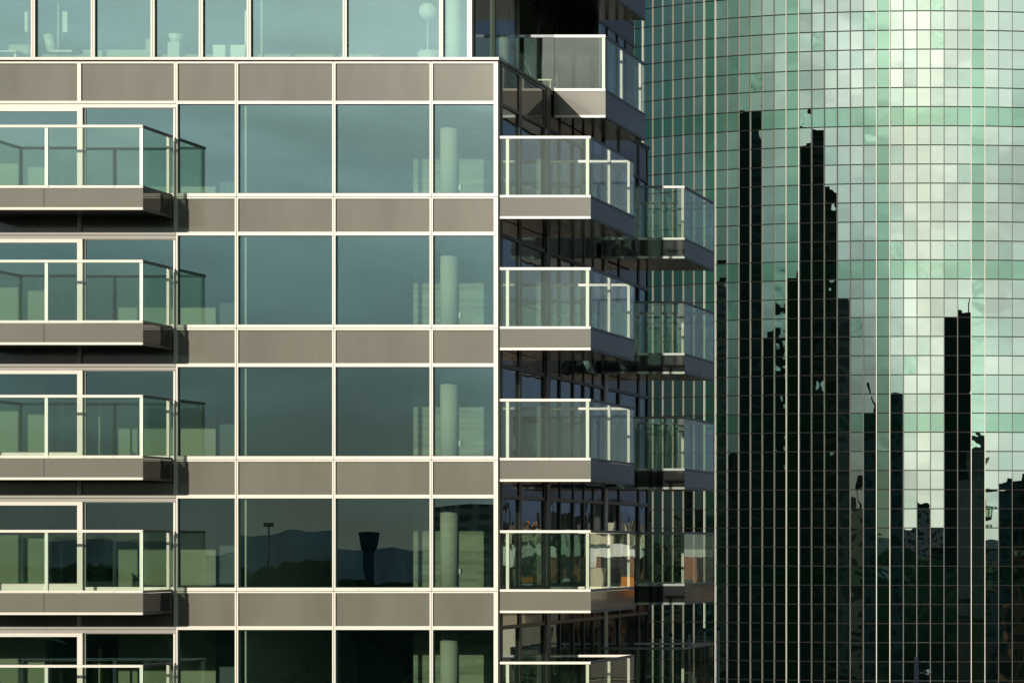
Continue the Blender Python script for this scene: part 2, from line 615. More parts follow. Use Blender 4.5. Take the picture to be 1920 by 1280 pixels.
# lower storeys down to the ground
lw_ = MB()
lw_.box(XL - .2, XC, 60.0, YB + .25, 0, ZBOT - .75, 'panel')
for q in range(8):
    zz = 2.2 + q * 3.0
    lw_.box(XL, XC + .02, 59.96, YB, zz, zz + .06, 'white')
    lw_.box(XL, XC + .01, 59.98, YB, zz + .7, zz + 2.6, 'darkpanel')
lw_.build('lower_storeys', bld)

for k in range(K0, K1):
    z0, z1 = gr(k), wt(k) + .06
    def rm(x0, x1, y0, y1, m, nm='interior_wall', zc=None):
        MB().box(x0, x1, y0, y1, z0, zc or z1, m).build(nm, bld)
    # corner room
    rm(PX(775, 63.6), PX(921, 63.6), 63.6, 63.7, 'wavewall')
    rm(PX(450, 66), PX(668, 66.), 66.0, 66.1, 'dimwall')
    rm(PX(668, 67.8), PX(760, 67.8), 67.8, 67.9, 'dimwall')
    # party walls seen edge-on, their ends catch the sun
    rm(PX(460.2, 60.15), PX(463.4, 60.15), 60.11, 66.0, 'column', 'partition')
    rm(PX(449.5, 60.35), PX(452, 60.35), 60.2, 64.9, 'dimwall', 'partition')
    # balcony room
    rm(PX(222, 65.1), PX(405, 65.1), 65.1, 65.2, 'wall')
    rm(PX(405, 65.0), PX(448, 65.0), 64.98, 65.08, 'dimwall', 'interior_door', z0 + 2.1)
    rm(PX(405, 65.1), PX(448, 65.1), 65.1, 65.2, 'dimwall')
    rm(PX(-420, 63.7), PX(84, 63.7), 63.7, 63.8, 'wall')
    rm(PX(90, 65.0), PX(97, 65.0), 64.9, 65.0, 'wall')
    rm(PX(-300, 67.), PX(232, 67.), 67.0, 67.1, 'dimwall')
    if k in (2, 4):
        rm(PX(188, 64.0), PX(191, 64.0), 63.9, 64.0, 'wall', 'partition', z0 + 1.55)
    # deep rooms behind the shaded side
    rm(-19.80, -19.42, 65.9, 65.98, 'column')
    rm(-19.85, -19.30, 67.6, 67.7, 'wall')
    for q_ in (61.47, 63.548):
        MB().box(XC - .02, XC + (.055 if q_ > 62 else .03), q_, q_ + .011, z0 + .03, wt(k), 'litstile').build('sunlit_stile_face', bld)  # pale plates painted as the sunlit front faces of the frames
    c = MB()
    c.cyl((PX(843, 61.65), 61.65, z0 + .0), (PX(843, 61.65), 61.65, z1), 0.212, 'column', n=40)
    c.cyl((PX(843, 61.65), 61.65, z0 + .01), (PX(843, 61.65), 61.65, z0 + .07), 0.225, 'alu', n=40)
    co = c.build('round_column', bld)
    MB().box(PX(860, 61.6), PX(864, 61.6), 61.6, 61.7, z0 + .38, z0 + .5, 'globe').build('switch_box', co)
    for (yy, xx, r_) in ((65.6, -19.6, .13), (68.3, -19.75, .15), (70.9, -19.6, .11)):
        MB().cyl((xx, yy, z0), (xx, yy, z1), r_, 'column', n=20).build('round_column', bld)

# ------------------------------------------------ roof terrace edge
cp = MB()
cp.box(XL, XC + .03, 59.90, 60.5, PZ(114), PZ(109), 'white')
cp.box(XL, XC + .0, 59.99, 60.4, PZ(116.6), PZ(114), 'groove')
cp.build('parapet_cap', bld)
cp = MB()
cp.box(XC - .45, XC + .03, 60.5, YB + .2, PZ(114), PZ(109.4), 'darkframe')
cp.box(XC - .40, XC + .0, 60.4, YB + .2, PZ(116.6), PZ(114), 'groove')
cp.build('parapet_cap', bld)
MB().box(XL, XC - .45, 60.5, YB + .2, PZ(117.5), PZ(113.2), 'deckfloor').build('terrace_deck', bld)

# ------------------------------------------------ penthouse storeys
YP, XP = 61.5, PX(886, 61.5)
def QX(px): return PX(px, YP)
ZP0 = PZ(113)
ph = [-420, -240, -60, 63.7, 175.8, 287.8, 378.2, 468, 647.8, 828.3]
for lev in range(2):
    za, zb_ = ZP0 + lev * 3.12, ZP0 + lev * 3.12 + 2.62
    for j in range(len(ph)):
        x0 = QX(ph[j])
        x1 = QX(ph[j + 1]) if j + 1 < len(ph) else XP
        rw = 3.4 * S if j + 1 < len(ph) else 9.2 * S
        f = MB()
        a, b = x0 + .006, x1 - .006 if j + 1 < len(ph) else x1
        lw2 = 3.2 * S
        f.box(a, a + lw2, YP - .05, YP + .1, za, zb_, 'white')
        f.box(b - rw, b, YP - .05, YP + .1, za, zb_, 'white')
        f.box(a + lw2, b - rw, YP - .05, YP + .1, za, za + .07, 'white')
        f.box(a + lw2, b - rw, YP - .05, YP + .1, zb_ - .07, zb_, 'white')
        f.box(a + lw2, a + lw2 + .01, YP, YP + .05, za + .07, zb_ - .07, 'groove')
        f.box(b - rw - .01, b - rw, YP, YP + .05, za + .07, zb_ - .07, 'groove')
        fo = f.build('window', bld)
        p_ = MB().box(a + lw2 + .01, b - rw - .01, YP + .02, YP + .032, za + .07, zb_ - .07, 'win')
        warp(p_, True)
        p_.build('pane', fo)
    # side
    ys = [YP + .11, 63.1, 65.0, 66.75, 68.3]
    for y0, y1 in zip(ys[:-1], ys[1:]):
        f = MB()
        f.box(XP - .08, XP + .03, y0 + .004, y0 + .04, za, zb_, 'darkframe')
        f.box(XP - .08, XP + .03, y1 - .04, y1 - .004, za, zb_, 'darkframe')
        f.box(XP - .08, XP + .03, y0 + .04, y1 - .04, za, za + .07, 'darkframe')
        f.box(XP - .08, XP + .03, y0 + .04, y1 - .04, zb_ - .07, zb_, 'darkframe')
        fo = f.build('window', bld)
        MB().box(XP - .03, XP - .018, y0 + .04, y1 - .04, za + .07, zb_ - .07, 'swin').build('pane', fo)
    # rear wing flush with the side wall
    ys = [68.3, 69.2, 70.2, 71.05, 71.9]
    for i_, (y0, y1) in enumerate(zip(ys[:-1], ys[1:])):
        f = MB()
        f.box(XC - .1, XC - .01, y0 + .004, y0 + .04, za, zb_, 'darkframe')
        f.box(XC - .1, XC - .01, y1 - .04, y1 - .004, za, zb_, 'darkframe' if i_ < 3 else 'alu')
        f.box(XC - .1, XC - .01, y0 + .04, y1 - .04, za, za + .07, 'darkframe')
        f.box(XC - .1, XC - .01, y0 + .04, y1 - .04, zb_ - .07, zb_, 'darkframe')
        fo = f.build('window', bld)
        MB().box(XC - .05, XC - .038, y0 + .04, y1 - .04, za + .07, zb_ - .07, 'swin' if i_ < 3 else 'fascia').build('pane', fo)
    MB().box(XP - .05, XC - .1, 68.32, 68.42, za, zb_, 'darkpanel').build('wing_panel', bld)
    s_ = MB()
    s_.box(QX(-420), XP, YP - .04, 71.85, zb_, zb_ + .5, 'slab')
    s_.box(QX(-420) + .1, XP + .02, YP - .06, YP - .04, zb_, zb_ + .5, 'panel')
    s_.box(XP, XP + .03, YP - .04, 68.3, zb_, zb_ + .5, 'darkpanel')
    s_.box(XP, XC - .02, 68.3, 71.9, zb_, zb_ + .5, 'darkpanel')
    s_.build('roof_slab' if lev else 'floor_slab', bld)
    MB().box(QX(-420), XP - .1, 71.7, 71.8, za, zb_, 'dimwall').build('rear_wall', bld)
    MB().box(QX(-300), QX(560), 67.0, 67.1, za, zb_, 'wall').build('interior_wall', bld)
    MB().cyl((-20.75, 62.55, za), (-20.75, 62.55, zb_), .17, 'column').build('round_column', bld)
    MB().cyl((-20.6, 66.0, za), (-20.6, 66.0, zb_), .15, 'column').build('round_column', bld)
    MB().box(PX(488, 62.2), PX(492, 62.2), 62.2, 62.3, za, zb_, 'wall').build('partition', bld)


# ------------------------------------------------ balconies
def slab_edges(mb, x0, x1, y0, y1, z0, z1):
    pass


def balcony(x0, x1, y0, y1, z, kind, joints=(), side_joints=(), posts_front=(), posts_side=(), back_rail=False, dz=0.0, left_side=False, fh=None, inset_back=0.0):
    """z = dict of heights; open side is +X (and -X when left_side); wall side is the building"""
    rail0, rail1, br0, br1, f0, f1, s0, s1 = z
    b = bpy.data.objects.new('balcony', None)
    b.empty_display_size = .3
    COL.objects.link(b)
    b.parent = bld
    b.matrix_parent_inverse = parent_inv(bld)
    b.location = (0, 0, 0)
    def mk(mb, nm, bevel=0):
        o = mb.build(nm)
        o.parent = b
        # parent chain: building empty (translated) with inverse -> balcony at world origin
        return o
    T = 0.055
    e = 0.012
    # handrail: front, side, (left), (back)
    hr = MB()
    hr.box(x0, x1, y0, y0 + T, rail0, rail1, 'white' if kind != 'dark' else 'railshade')
    sm = 'darkframe' if kind == 'left' else 'polegrey'  # side rails: shade put into a darker colour than the white front
    hr.box(x1 - T, x1, y0 + T, y1, rail0, rail1, sm)
    if left_side:
        hr.box(x0, x0 + T, y0 + T, y1, rail0, rail1, sm)
    if back_rail:
        hr.box(x0, x1 - T, y1 - T, y1, rail0 + .001, rail1 - .001, 'white')
    mk(hr, 'handrail')
    br = MB()
    br.box(x0, x1, y0, y0 + T, br0, br1, 'white' if kind != 'dark' else 'railshade')
    br.box(x1 - T, x1, y0 + T, y1, br0, br1, sm)
    if left_side:
        br.box(x0, x0 + T, y0 + T, y1, br0, br1, sm)
    if back_rail:
        br.box(x0, x1 - T, y1 - T, y1, br0, br1, 'white')
    n = int((x1 - x0) / 1.45)
    for q in range(n):
        xx = x0 + (q + .55) * (x1 - x0) / n
        br.box(xx, xx + .025, y0 - .003, y0 + .01, br0 + .022, br0 + .036, 'groove')
    mk(br, 'bottom_rail')
    pw = .07
    for p in posts_front:
        mk(MB().box(p - pw / 2, p + pw / 2, y0 + .03, y0 + .08, br1, rail0, {'A': 'white', 'left': 'alu', 'dark': 'head'}[kind]), 'post')
    for p in posts_side:
        mk(MB().box(x1 - .085, x1 - .025, p - .035, p + .035, br1, rail0, 'white'), 'post')
        if left_side:
            mk(MB().box(x0 + .025, x0 + .085, p - .035, p + .035, br1, rail0, 'white'), 'post')
    # glass
    xs = sorted([x0] + list(joints) + [x1 - .01])
    for a, c in zip(xs[:-1], xs[1:]):
        mk(MB().box(a + e, c - e, y0 + .008, y0 + .018, br1, rail0, 'bal'), 'glass_panel')
    ys = sorted([y0 + .02] + list(side_joints) + [y1])
    for a, c in zip(ys[:-1], ys[1:]):
        mk(MB().box(x1 - .018, x1 - .008, a + e, c - e, br1, rail0, 'bal'), 'glass_panel')
        if left_side:
            mk(MB().box(x0 + .008, x0 + .018, a + e, c - e, br1, rail0, 'bal'), 'glass_panel')
    if back_rail:
        mk(MB().box(x0 + e, x1 - .03, y1 - .018, y1 - .008, br1, rail0, 'bal'), 'glass_panel')
    # fascia panels with joints
    J = .006
    for a, c in zip(xs[:-1], xs[1:]):
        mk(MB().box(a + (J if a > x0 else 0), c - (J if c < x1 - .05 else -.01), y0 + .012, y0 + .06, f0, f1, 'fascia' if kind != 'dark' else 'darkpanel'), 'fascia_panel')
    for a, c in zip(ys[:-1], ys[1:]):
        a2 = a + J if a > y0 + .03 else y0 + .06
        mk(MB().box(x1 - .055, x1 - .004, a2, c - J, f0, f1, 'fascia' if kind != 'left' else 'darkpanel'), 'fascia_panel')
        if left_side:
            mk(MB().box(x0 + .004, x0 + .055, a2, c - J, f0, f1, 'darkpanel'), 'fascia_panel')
    if back_rail:
        mk(MB().box(x0, x1 - .06, y1 - .06, y1 - .012, f0, f1, 'darkpanel'), 'fascia_panel')
    tr = MB()
    tr.box(x0, x1, y0, y0 + T, s0, s1, 'white' if kind != 'dark' else 'railshade')
    tr.box(x1 - T, x1, y0 + T, y1, s0, s1, sm)
    if left_side:
        tr.box(x0, x0 + T, y0 + T, y1, s0, s1, sm)
    mk(tr, 'bottom_trim')
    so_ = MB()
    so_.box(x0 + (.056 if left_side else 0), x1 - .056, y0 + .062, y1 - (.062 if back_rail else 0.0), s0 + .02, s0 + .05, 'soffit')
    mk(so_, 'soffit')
    fl_ = MB()
    fl_.box(x0 + (.06 if left_side else 0), x1 - .06, y0 + .064, y1 - (.064 if back_rail else 0.0), s0 + .05, f1 - .06, 'slab')
    fl_.box(x0 + (.06 if left_side else 0), x1 - .06, y0 + .066, y1 - (.066 if back_rail else 0.0), f1 - .06, f1 - .03, 'deckfloor')
    mk(fl_, 'floor_slab')
    return b


def hts(k):
    q = P * k
    return (PZ(260.3 + q), PZ(255.5 + q), PZ(370.6 + q), PZ(366.0 + q), PZ(405.4 + q), PZ(371.2 + q), PZ(410.4 + q), PZ(405.8 + q))


YLF = 58.37
XLR = PX(267.5, YLF)
for k in range(0, K1 - 1):
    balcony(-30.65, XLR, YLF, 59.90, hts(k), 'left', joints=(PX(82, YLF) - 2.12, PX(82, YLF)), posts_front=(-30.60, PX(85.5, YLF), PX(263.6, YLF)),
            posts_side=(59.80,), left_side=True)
XA, YA0, YA1 = PX(1107.3, 59.97), 59.97, 63.80
for k in range(0, K1 - 1):
    balcony(XC + .035, XA, YA0, YA1, hts(k), 'A', side_joints=(61.85,), posts_front=(PX(951.5), PX(1101.5)),
            posts_side=(61.75, 63.50), back_rail=True)
YB0, YB1 = 68.3, 71.6
XB = PX(1283.5, YB0)
for k in range(0, K1 - 1):  # 'dark' kind: shade on these fronts is put into darker colours
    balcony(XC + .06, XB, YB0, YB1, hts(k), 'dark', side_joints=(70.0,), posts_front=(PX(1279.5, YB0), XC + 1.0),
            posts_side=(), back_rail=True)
# top balconies
YT = 64.2
for lev in range(2):
    def zq(py): return PZ(py, YT) + lev * 3.12
    balcony((XC + .035) if lev == 0 else (XP + .03), PX(1135, YT), YT, 68.0, (zq(70.5), zq(65.5), zq(170.7), zq(166.0), zq(215.6), zq(171.2), zq(220.6), zq(216)), 'A',
            side_joints=(66.1,), posts_front=(PX(1131, YT),), posts_side=(65.9, 67.7), back_rail=False)
MB().box(XP + .04, XC + .035, YT, YT + .055, PZ(70.5, YT), PZ(65.5, YT), 'polegrey').build('terrace_rail', bld)  # white rail greyed in colour, standing for the terrace shade
MB().box(XP + .04, XC + .035, YT + .02, YT + .03, PZ(109.3), PZ(70.5, YT), 'bal').build('terrace_screen', bld)


# small top-hung vents standing open on the shaded side
def vent(y0, y1, ztop, zlen, ang, nm='open_vent'):
    mb = MB()
    f = .035
    mb.box(0, .04, y0, y0 + f, -zlen, 0, 'darkframe')
    mb.box(0, .04, y1 - f, y1, -zlen, 0, 'darkframe')
    mb.box(0, .04, y0 + f, y1 - f, -f, 0, 'darkframe')
    mb.box(0, .04, y0 + f, y1 - f, -zlen, -zlen + f, 'darkframe')
    mb.box(.012, .02, y0 + f, y1 - f, -zlen + f, -f, 'swin')
    o = mb.build(nm, None)
    o.parent = bld
    o.matrix_parent_inverse = parent_inv(bld)
    o.location = (XC + .055, 0, ztop)
    o.rotation_euler = (0, -R(ang), 0)
    return o


vent(65.97, 66.86, sb(1) + .70, .62, 28)
vent(65.97, 67.73, sb(2) + .66, .42, 38)

# ================================================================= CURVED GLASS TOWER
TXc, TR, T0, DT, TYn = -36.9, 56.56, -0.5188, 0.022556, 246.5
TYc = TYn + TR
RH = 35.86 / F * TYn                                  # pane height
TZ0 = H + (VY - 20.8) / F * TYn                       # joint seen at y = 20.8
tow = thing('glass_tower', (TXc, TYc, 0), 'tall curved office tower clad in green mirror glass squares', 'building')
def tp(t, dr=0.0): return Vector((TXc + (TR + dr) * math.sin(t), TYc - (TR + dr) * math.cos(t), 0))
I0, I1 = -30, 58
J0, J1 = -7, 44                                        # rows, counted downward
def tz(j): return TZ0 - j * RH
rt = random.Random(11)
stuff = MB()
core = MB()
npane = 0
ctr = [(TXc + (TR - .35) * math.sin(T0 + DT * i), TYc - (TR - .35) * math.cos(T0 + DT * i)) for i in range(I0, I1 + 1)]
for (xa, ya), (xb, yb) in zip(ctr[:-1], ctr[1:]):
    core.poly([(xa, ya, 0.1), (xb, yb, 0.1), (xb, yb, tz(J0)), (xa, ya, tz(J0))], 'tjoint')
bx0, bx1 = ctr[0], ctr[-1]
core.poly([(bx0[0], bx0[1], .1), (bx0[0], bx0[1], tz(J0)), (bx0[0] + 5, 370, tz(J0)), (bx0[0] + 5, 370, .1)], 'tjoint')
core.poly([(bx1[0], bx1[1], .1), (bx1[0] - 5, 370, .1), (bx1[0] - 5, 370, tz(J0)), (bx1[0], bx1[1], tz(J0))], 'tjoint')
core.poly([(x, y, tz(J0)) for x, y in ctr] + [(bx1[0] - 5, 370, tz(J0)), (bx0[0] + 5, 370, tz(J0))], 'tjoint')
core.build('core', tow)
def green(i, j): return (i % 7 == 5) or (j % 8 == 5)
for i in range(I0, I1):
    a, b = T0 + DT * i, T0 + DT * (i + 1)
    pa, pb = tp(a), tp(b)
    nrm = Vector((math.sin((a + b) / 2), -math.cos((a + b) / 2), 0))
    e = (pb - pa).normalized()
    for j in range(J0, J1):
        # each pane sits a touch out of true, so its reflection shifts
        tx, tzv = rt.gauss(0, .0028), rt.gauss(0, .0026)
        wv = (pb - pa).length
        def cr(s_, z):
            base = pa if s_ == 0 else pb
            off = nrm * ((s_ - .5) * wv * tx + ((z - (tz(j) + tz(j + 1)) / 2)) * tzv)
            return Vector((base.x, base.y, z)) + off
        zt_, zb_ = tz(j), max(tz(j + 1), 0.1)
        q = [cr(0, zb_), cr(1, zb_), cr(1, zt_), cr(0, zt_)]
        m = 'tgreen' if green(i, j) else rt.choice(('tglass', 'tglass', 'tglass', 'tglass2', 'tglass3'))
        if (i == 26 and 13 < j < 27) or (i == 11 and 13 <= j < 24) or (rt.random() < .035 and i < 24):
            m = 'twavy'
        if 25 <= i <= 27 and 0 <= j < 33:
            MB().poly(q, m).build('glass_pane', tow)
        else:
            stuff.poly(q, m)
so_ = stuff.build('glass_pane', tow)
tag(so_, kind='stuff')
for i in range(I0, I1 + 1):
    t = T0 + DT * i
    white = (i % 7 in (5, 6))
    r_ = Vector((math.sin(t), -math.cos(t), 0))
    e = Vector((math.cos(t), math.sin(t), 0))
    w2 = .034 if white else .034
    dep = .12 if white else .11
    c = Vector((TXc, TYc, 0)) + r_ * (TR - .05)
    mb = MB()
    pts = [c - e * w2, c + e * w2, c + e * w2 + r_ * (dep + .05), c - e * w2 + r_ * (dep + .05)]
    zt_, zb_ = tz(J0), .1
    def qd(p, q, m): mb.poly([(p.x, p.y, zb_), (q.x, q.y, zb_), (q.x, q.y, zt_), (p.x, p.y, zt_)], m)
    qd(pts[3], pts[2], 'tcap' if white else 'tedge')
    qd(pts[2], pts[1], 'tcap' if white else 'tfin')
    qd(pts[0], pts[3], 'tcap' if white else 'tfin')
    mb.poly([(p.x, p.y, zt_) for p in pts], 'tjoint')
    mb.build('mullion', tow)
for j in range(J0, J1 + 1):
    mb = MB()
    z = tz(j)
    if z < .3:
        continue
    for i in range(I0, I1):
        a, b = T0 + DT * i, T0 + DT * (i + 1)
        p, q, p2, q2 = tp(a, .035), tp(b, .035), tp(a, -.05), tp(b, -.05)
        zz0, zz1 = z - .045, z + .045
        mb.poly([(p.x, p.y, zz0), (q.x, q.y, zz0), (q.x, q.y, zz1), (p.x, p.y, zz1)], 'tjoint')
        mb.poly([(p.x, p.y, zz1), (q.x, q.y, zz1), (q2.x, q2.y, zz1), (p2.x, p2.y, zz1)], 'tjoint')
        mb.poly([(p.x, p.y, zz0), (p2.x, p2.y, zz0), (q2.x, q2.y, zz0), (q.x, q.y, zz0)], 'tjoint')
    mb.build('transom', tow)


# ================================================================= THE CITY THE GLASS REFLECTS
def facade(name, base, win, fh=3.4, ww=2.4, frac=(.18, .82, .3, .85)):
    """concrete facade with rows of dark windows, from position"""
    m, t, b = nodes(name)
    g = t.nodes.new('ShaderNodeNewGeometry')
    sp = t.nodes.new('ShaderNodeSeparateXYZ')
    t.links.new(g.outputs['Position'], sp.inputs[0])
    def mth(op, a, b_=None):
        n = t.nodes.new('ShaderNodeMath')
        n.operation = op
        for i, v in enumerate((a, b_)):
            if v is None:
                continue
            if isinstance(v, (int, float)):
                n.inputs[i].default_value = v
            else:
                t.links.new(v, n.inputs[i])
        return n.outputs[0]
    u = mth('FRACT', mth('DIVIDE', mth('ADD', sp.outputs[0], sp.outputs[1]), ww))
    v = mth('FRACT', mth('DIVIDE', sp.outputs[2], fh))
    k = mth('MULTIPLY', mth('MULTIPLY', mth('GREATER_THAN', u, frac[0]), mth('LESS_THAN', u, frac[1])),
            mth('MULTIPLY', mth('GREATER_THAN', v, frac[2]), mth('LESS_THAN', v, frac[3])))
    mx = t.nodes.new('ShaderNodeMix')
    mx.data_type = 'RGBA'
    t.links.new(k, mx.inputs[0])
    mx.inputs[6].default_value = (*base, 1)
    mx.inputs[7].default_value = (*win, 1)
    t.links.new(mx.outputs[2], b.inputs['Base Color'])
    b.inputs['Roughness'].default_value = 0.6
    b.inputs['Specular IOR Level'].default_value = 0.0
    return m


FM = [facade('dark_curtain_wall', (.012, .016, .018), (.004, .006, .008), 3.6, 1.8),
      facade('brown_black_wall', (.11, .09, .07), (.006, .006, .006), 3.4, 2.6),
      facade('dim_concrete_wall', (.34, .38, .34), (.15, .18, .17), 3.2, 3.0),
      facade('white_wall', (.62, .60, .56), (.08, .09, .10), 3.2, 3.4),
      facade('orange_wall', (.55, .20, .05), (.10, .06, .04), 3.5, 4.2),
      facade('brown_brick_wall', (.22, .12, .08), (.04, .04, .04), 3.0, 2.2),
      facade('cream_wall', (.55, .48, .34), (.10, .09, .08), 3.3, 3.8),
      facade('teal_grey_wall', (.10, .16, .17), (.03, .05, .06), 3.6, 1.8)]


def tower_block(name, cx, cy, wx, wy, ht, rot, mat, label, group, roof=0):
    o = thing(name, (cx, cy, 0), label, 'building', group)
    mb = MB()
    mb.box(-wx / 2, wx / 2, -wy / 2, wy / 2, 0.0, ht, mat)
    def loc(mb, nm):
        q = mb.build(nm)
        q.parent = o
        return q
    loc(mb, 'wall')
    r_ = MB()
    r_.box(-wx * .3, wx * .25, -wy * .3, wy * .3, ht, ht + 3.2 + roof, mat)
    r_.box(-wx * .1, wx * .05, -wy * .2, wy * .1, ht + 3.2 + roof, ht + 5.0 + roof, 'tjoint')
    r_.cyl((wx * .32, 0, ht), (wx * .32, 0, ht + 7 + roof), .25, 'tjoint', n=8)
    loc(r_, 'roof_plant')
    o.rotation_euler = (0, 0, rot)
    return o


def from_tower(i0, i1, dist, py, mat, label, k=.9):
    """stand a building (behind the camera) where the tower's glass columns i0..i1 mirror it"""
    tm = T0 + DT * ((i0 + i1) / 2 + .5)
    pos = tp(tm)
    az = 2 * tm + math.atan(pos.x / pos.y)
    d = Vector((math.sin(az), -math.cos(az), 0))
    c = pos + d * dist
    ht = H + (VY - py) / F * (TYn + dist)
    wd = (i1 - i0 + k) * 2 * DT * dist
    tower_block('office_tower', c.x, c.y, wd, 26, ht, az, mat, label, 'city buildings behind the camera')


from_tower(8, 8, 330, 245, FM[0], 'tall black office tower mirrored as the leftmost narrow dark strip in the glass tower')
from_tower(9, 9, 352, 258, FM[7], 'grey ribbed office tower mirrored beside the leftmost dark strip')
from_tower(13, 13, 340, 285, FM[0], 'tallest black office tower mirrored in the middle of the glass tower')
from_tower(14, 14, 362, 305, FM[1], 'brown ribbed tower mirrored just right of the tallest black one')
from_tower(15, 15, 350, 405, FM[1], 'brown black office tower mirrored two strips right of the tallest one')
from_tower(16, 16, 372, 600, FM[2], 'shorter dim office tower mirrored at the right foot of the dark cluster')
from_tower(12, 12, 320, 528, FM[0], 'black tower mirrored just left of the tallest reflection')
from_tower(6, 6, 420, 545, FM[2], 'dim slab tower mirrored at the left edge of the glass tower')
from_tower(10, 11, 310, 632, FM[0], 'broad dark block mirrored low between two black strips')
from_tower(24, 25, 560, 603, FM[0], 'wide black tower mirrored alone on the bright right side of the glass tower', .95)
from_tower(18, 18, 330, 778, FM[7], 'low grey tower mirrored below the bright strip, left of a pale green column')
from_tower(20, 20, 320, 780, FM[7], 'low grey tower mirrored right of a pale green column')
from_tower(7, 7, 400, 885, FM[1], 'low brown block mirrored under the pale strip at the left')
from_tower(17, 17, 420, 950, FM[6], 'low ribbed block mirrored at the foot of the pale strip')
from_tower(21, 23, 900, 975, FM[3], 'wide low block mirrored under the bright sky')
from_tower(28, 28, 430, 955, FM[7], 'low dark block mirrored near the right edge')
from_tower(29, 30, 420, 925, FM[1], 'dark block mirrored at the right edge')

farm = solid('far_haze_grey', (0.16, 0.20, 0.22), 0.9, spec=0.0)  # lifted bluish tone imitates haze over the far tower and masts
cx_, cy_ = -459.0, -1140.0
ct = thing('control_tower', (cx_, cy_, 0), 'small control tower with a flared cab mirrored on the horizon in the front windows', 'tower')
MB().cyl((cx_, cy_, 0.01), (cx_, cy_, 31), 2.3, farm, n=12).build('shaft', ct)
MB().cyl((cx_, cy_, 31), (cx_, cy_, 39), 3.0, farm, r1=4.6, n=10).build('cab', ct)
MB().cyl((cx_, cy_, 39), (cx_, cy_, 40), 4.8, farm, n=10).build('roof', ct)
for (ax_, ay_, ah_, al_) in ((-500, -1100, 38, 'thin mast with a crosshead mirrored on the horizon in the left front window'), (-395, -1150, 42, 'thin leaning crane mast mirrored on the horizon right of the control tower')):
    mt_ = thing('radio_mast', (ax_, ay_, 0), al_, 'mast')
    MB().cyl((ax_, ay_, 0.01), (ax_, ay_, ah_), .8, farm, r1=.35, n=6).build('shaft', mt_)
    MB().box(ax_ - 2.4, ax_ + 2.4, ay_ - .4, ay_ + .4, ah_ - 1.6, ah_, farm).build('crosshead', mt_)

# low dark quarter behind the camera, past counting
cq = MB()
rc = random.Random(21)
for n in range(420):
    a = R(rc.uniform(-95, 28))
    r_ = rc.uniform(280, 900)
    cx, cy = -40 + math.sin(a) * r_, 20 - math.cos(a) * r_
    if -60 < cx < 40 and cy > -160:
        continue
    ht = rc.uniform(14, 27) + (8 if (a < R(-28) and cx < -140) else 0) * rc.uniform(.6, 1.9)
    ww, wd = rc.uniform(12, 34), rc.uniform(12, 30)
    if R(-36) < math.atan2(cx + 22, 60 - cy) < R(-13):
        continue
    cq.box(cx - ww / 2, cx + ww / 2, cy - wd / 2, cy + wd / 2, 0.01 + n * .0001, ht + n * .001, FM[rc.choice((0, 1, 2, 2, 3, 6, 5, 1))])
tag(cq.build('distant_city'), 'mass of low dark city buildings mirrored at the foot of the glass tower', 'city', kind='stuff')

tm_ = solid('dark_foliage', (0.075, 0.12, 0.065), 0.95, var=0.5, scale=.4, spec=0.0)
tb_ = MB()
ti = tb_.mi(tm_)
for n in range(330):
    a = R(rc.uniform(-40, -10))
    r_ = 190 + 1300 * rc.random() ** 1.3
    cx, cy = -22 + math.sin(a) * r_, 60 - math.cos(a) * r_
    if cy > -70:
        continue
    rr = rc.uniform(6, 13)
    res = bmesh.ops.create_icosphere(tb_.bm, subdivisions=2, radius=rr)
    for v in res['verts']:
        v.co *= rc.uniform(.72, 1.18)
        v.co.z *= 1.0
        v.co += Vector((cx, cy, rr * .8))
        for f in v.link_faces:
            f.material_index = ti
tag(tb_.build('tree_belt'), 'dark belt of trees mirrored low in the front windows', 'trees', kind='stuff')

# mirrored in the shaded side's glass: a sunlit quarter to the right of the towers
lowb = [(6, 150, 12, 10, 29.0, 3, 'white office block with square windows'), (27, 165, 9, 9, 27.0, 4, 'orange clad warehouse'),
        (24, 225, 14, 12, 31, 6, 'cream apartment block'), (50, 195, 10, 12, 31.5, 3, 'white slab block, taller')]
sq = MB()
rq = random.Random(5)
pal = [FM[2], FM[5], FM[5], FM[6], FM[6], FM[3], FM[3], FM[4], FM[4], FM[1], FM[0]]
for n in range(260):
    cy = rq.uniform(85, 520)
    cx = -17 + (cy - 62) * rq.uniform(.12, .48)
    if cx / cy < -0.07:
        continue
    ht = 30 - (cy - 62) * rq.uniform(-.012, .09)
    ht = max(5, min(ht, 33)) * rq.uniform(.8, 1)
    ww, wd = rq.uniform(3, 9) * (1 + cy / 300), rq.uniform(4, 10)
    mt = rq.choice(pal)
    sq.box(cx - ww / 2, cx + ww / 2, cy - wd / 2, cy + wd / 2, .01 + n * .0001, ht, mt)
    sq.box(cx - ww / 4, cx + ww / 5, cy - wd / 4, cy + wd / 4, ht, ht + 1.2, rq.choice(pal))
tag(sq.build('side_city'), 'jumble of brown, cream and white low buildings mirrored in the shaded side glass', 'city', kind='stuff')
for (cx, cy, wx, wy, ht, mi, lb) in lowb:
    tower_block('city_block', cx, cy, wx, wy, ht, 0.0, FM[mi], lb + ' mirrored in the shaded balcony glass', 'city blocks mirrored in the side glass', roof=-2.2)

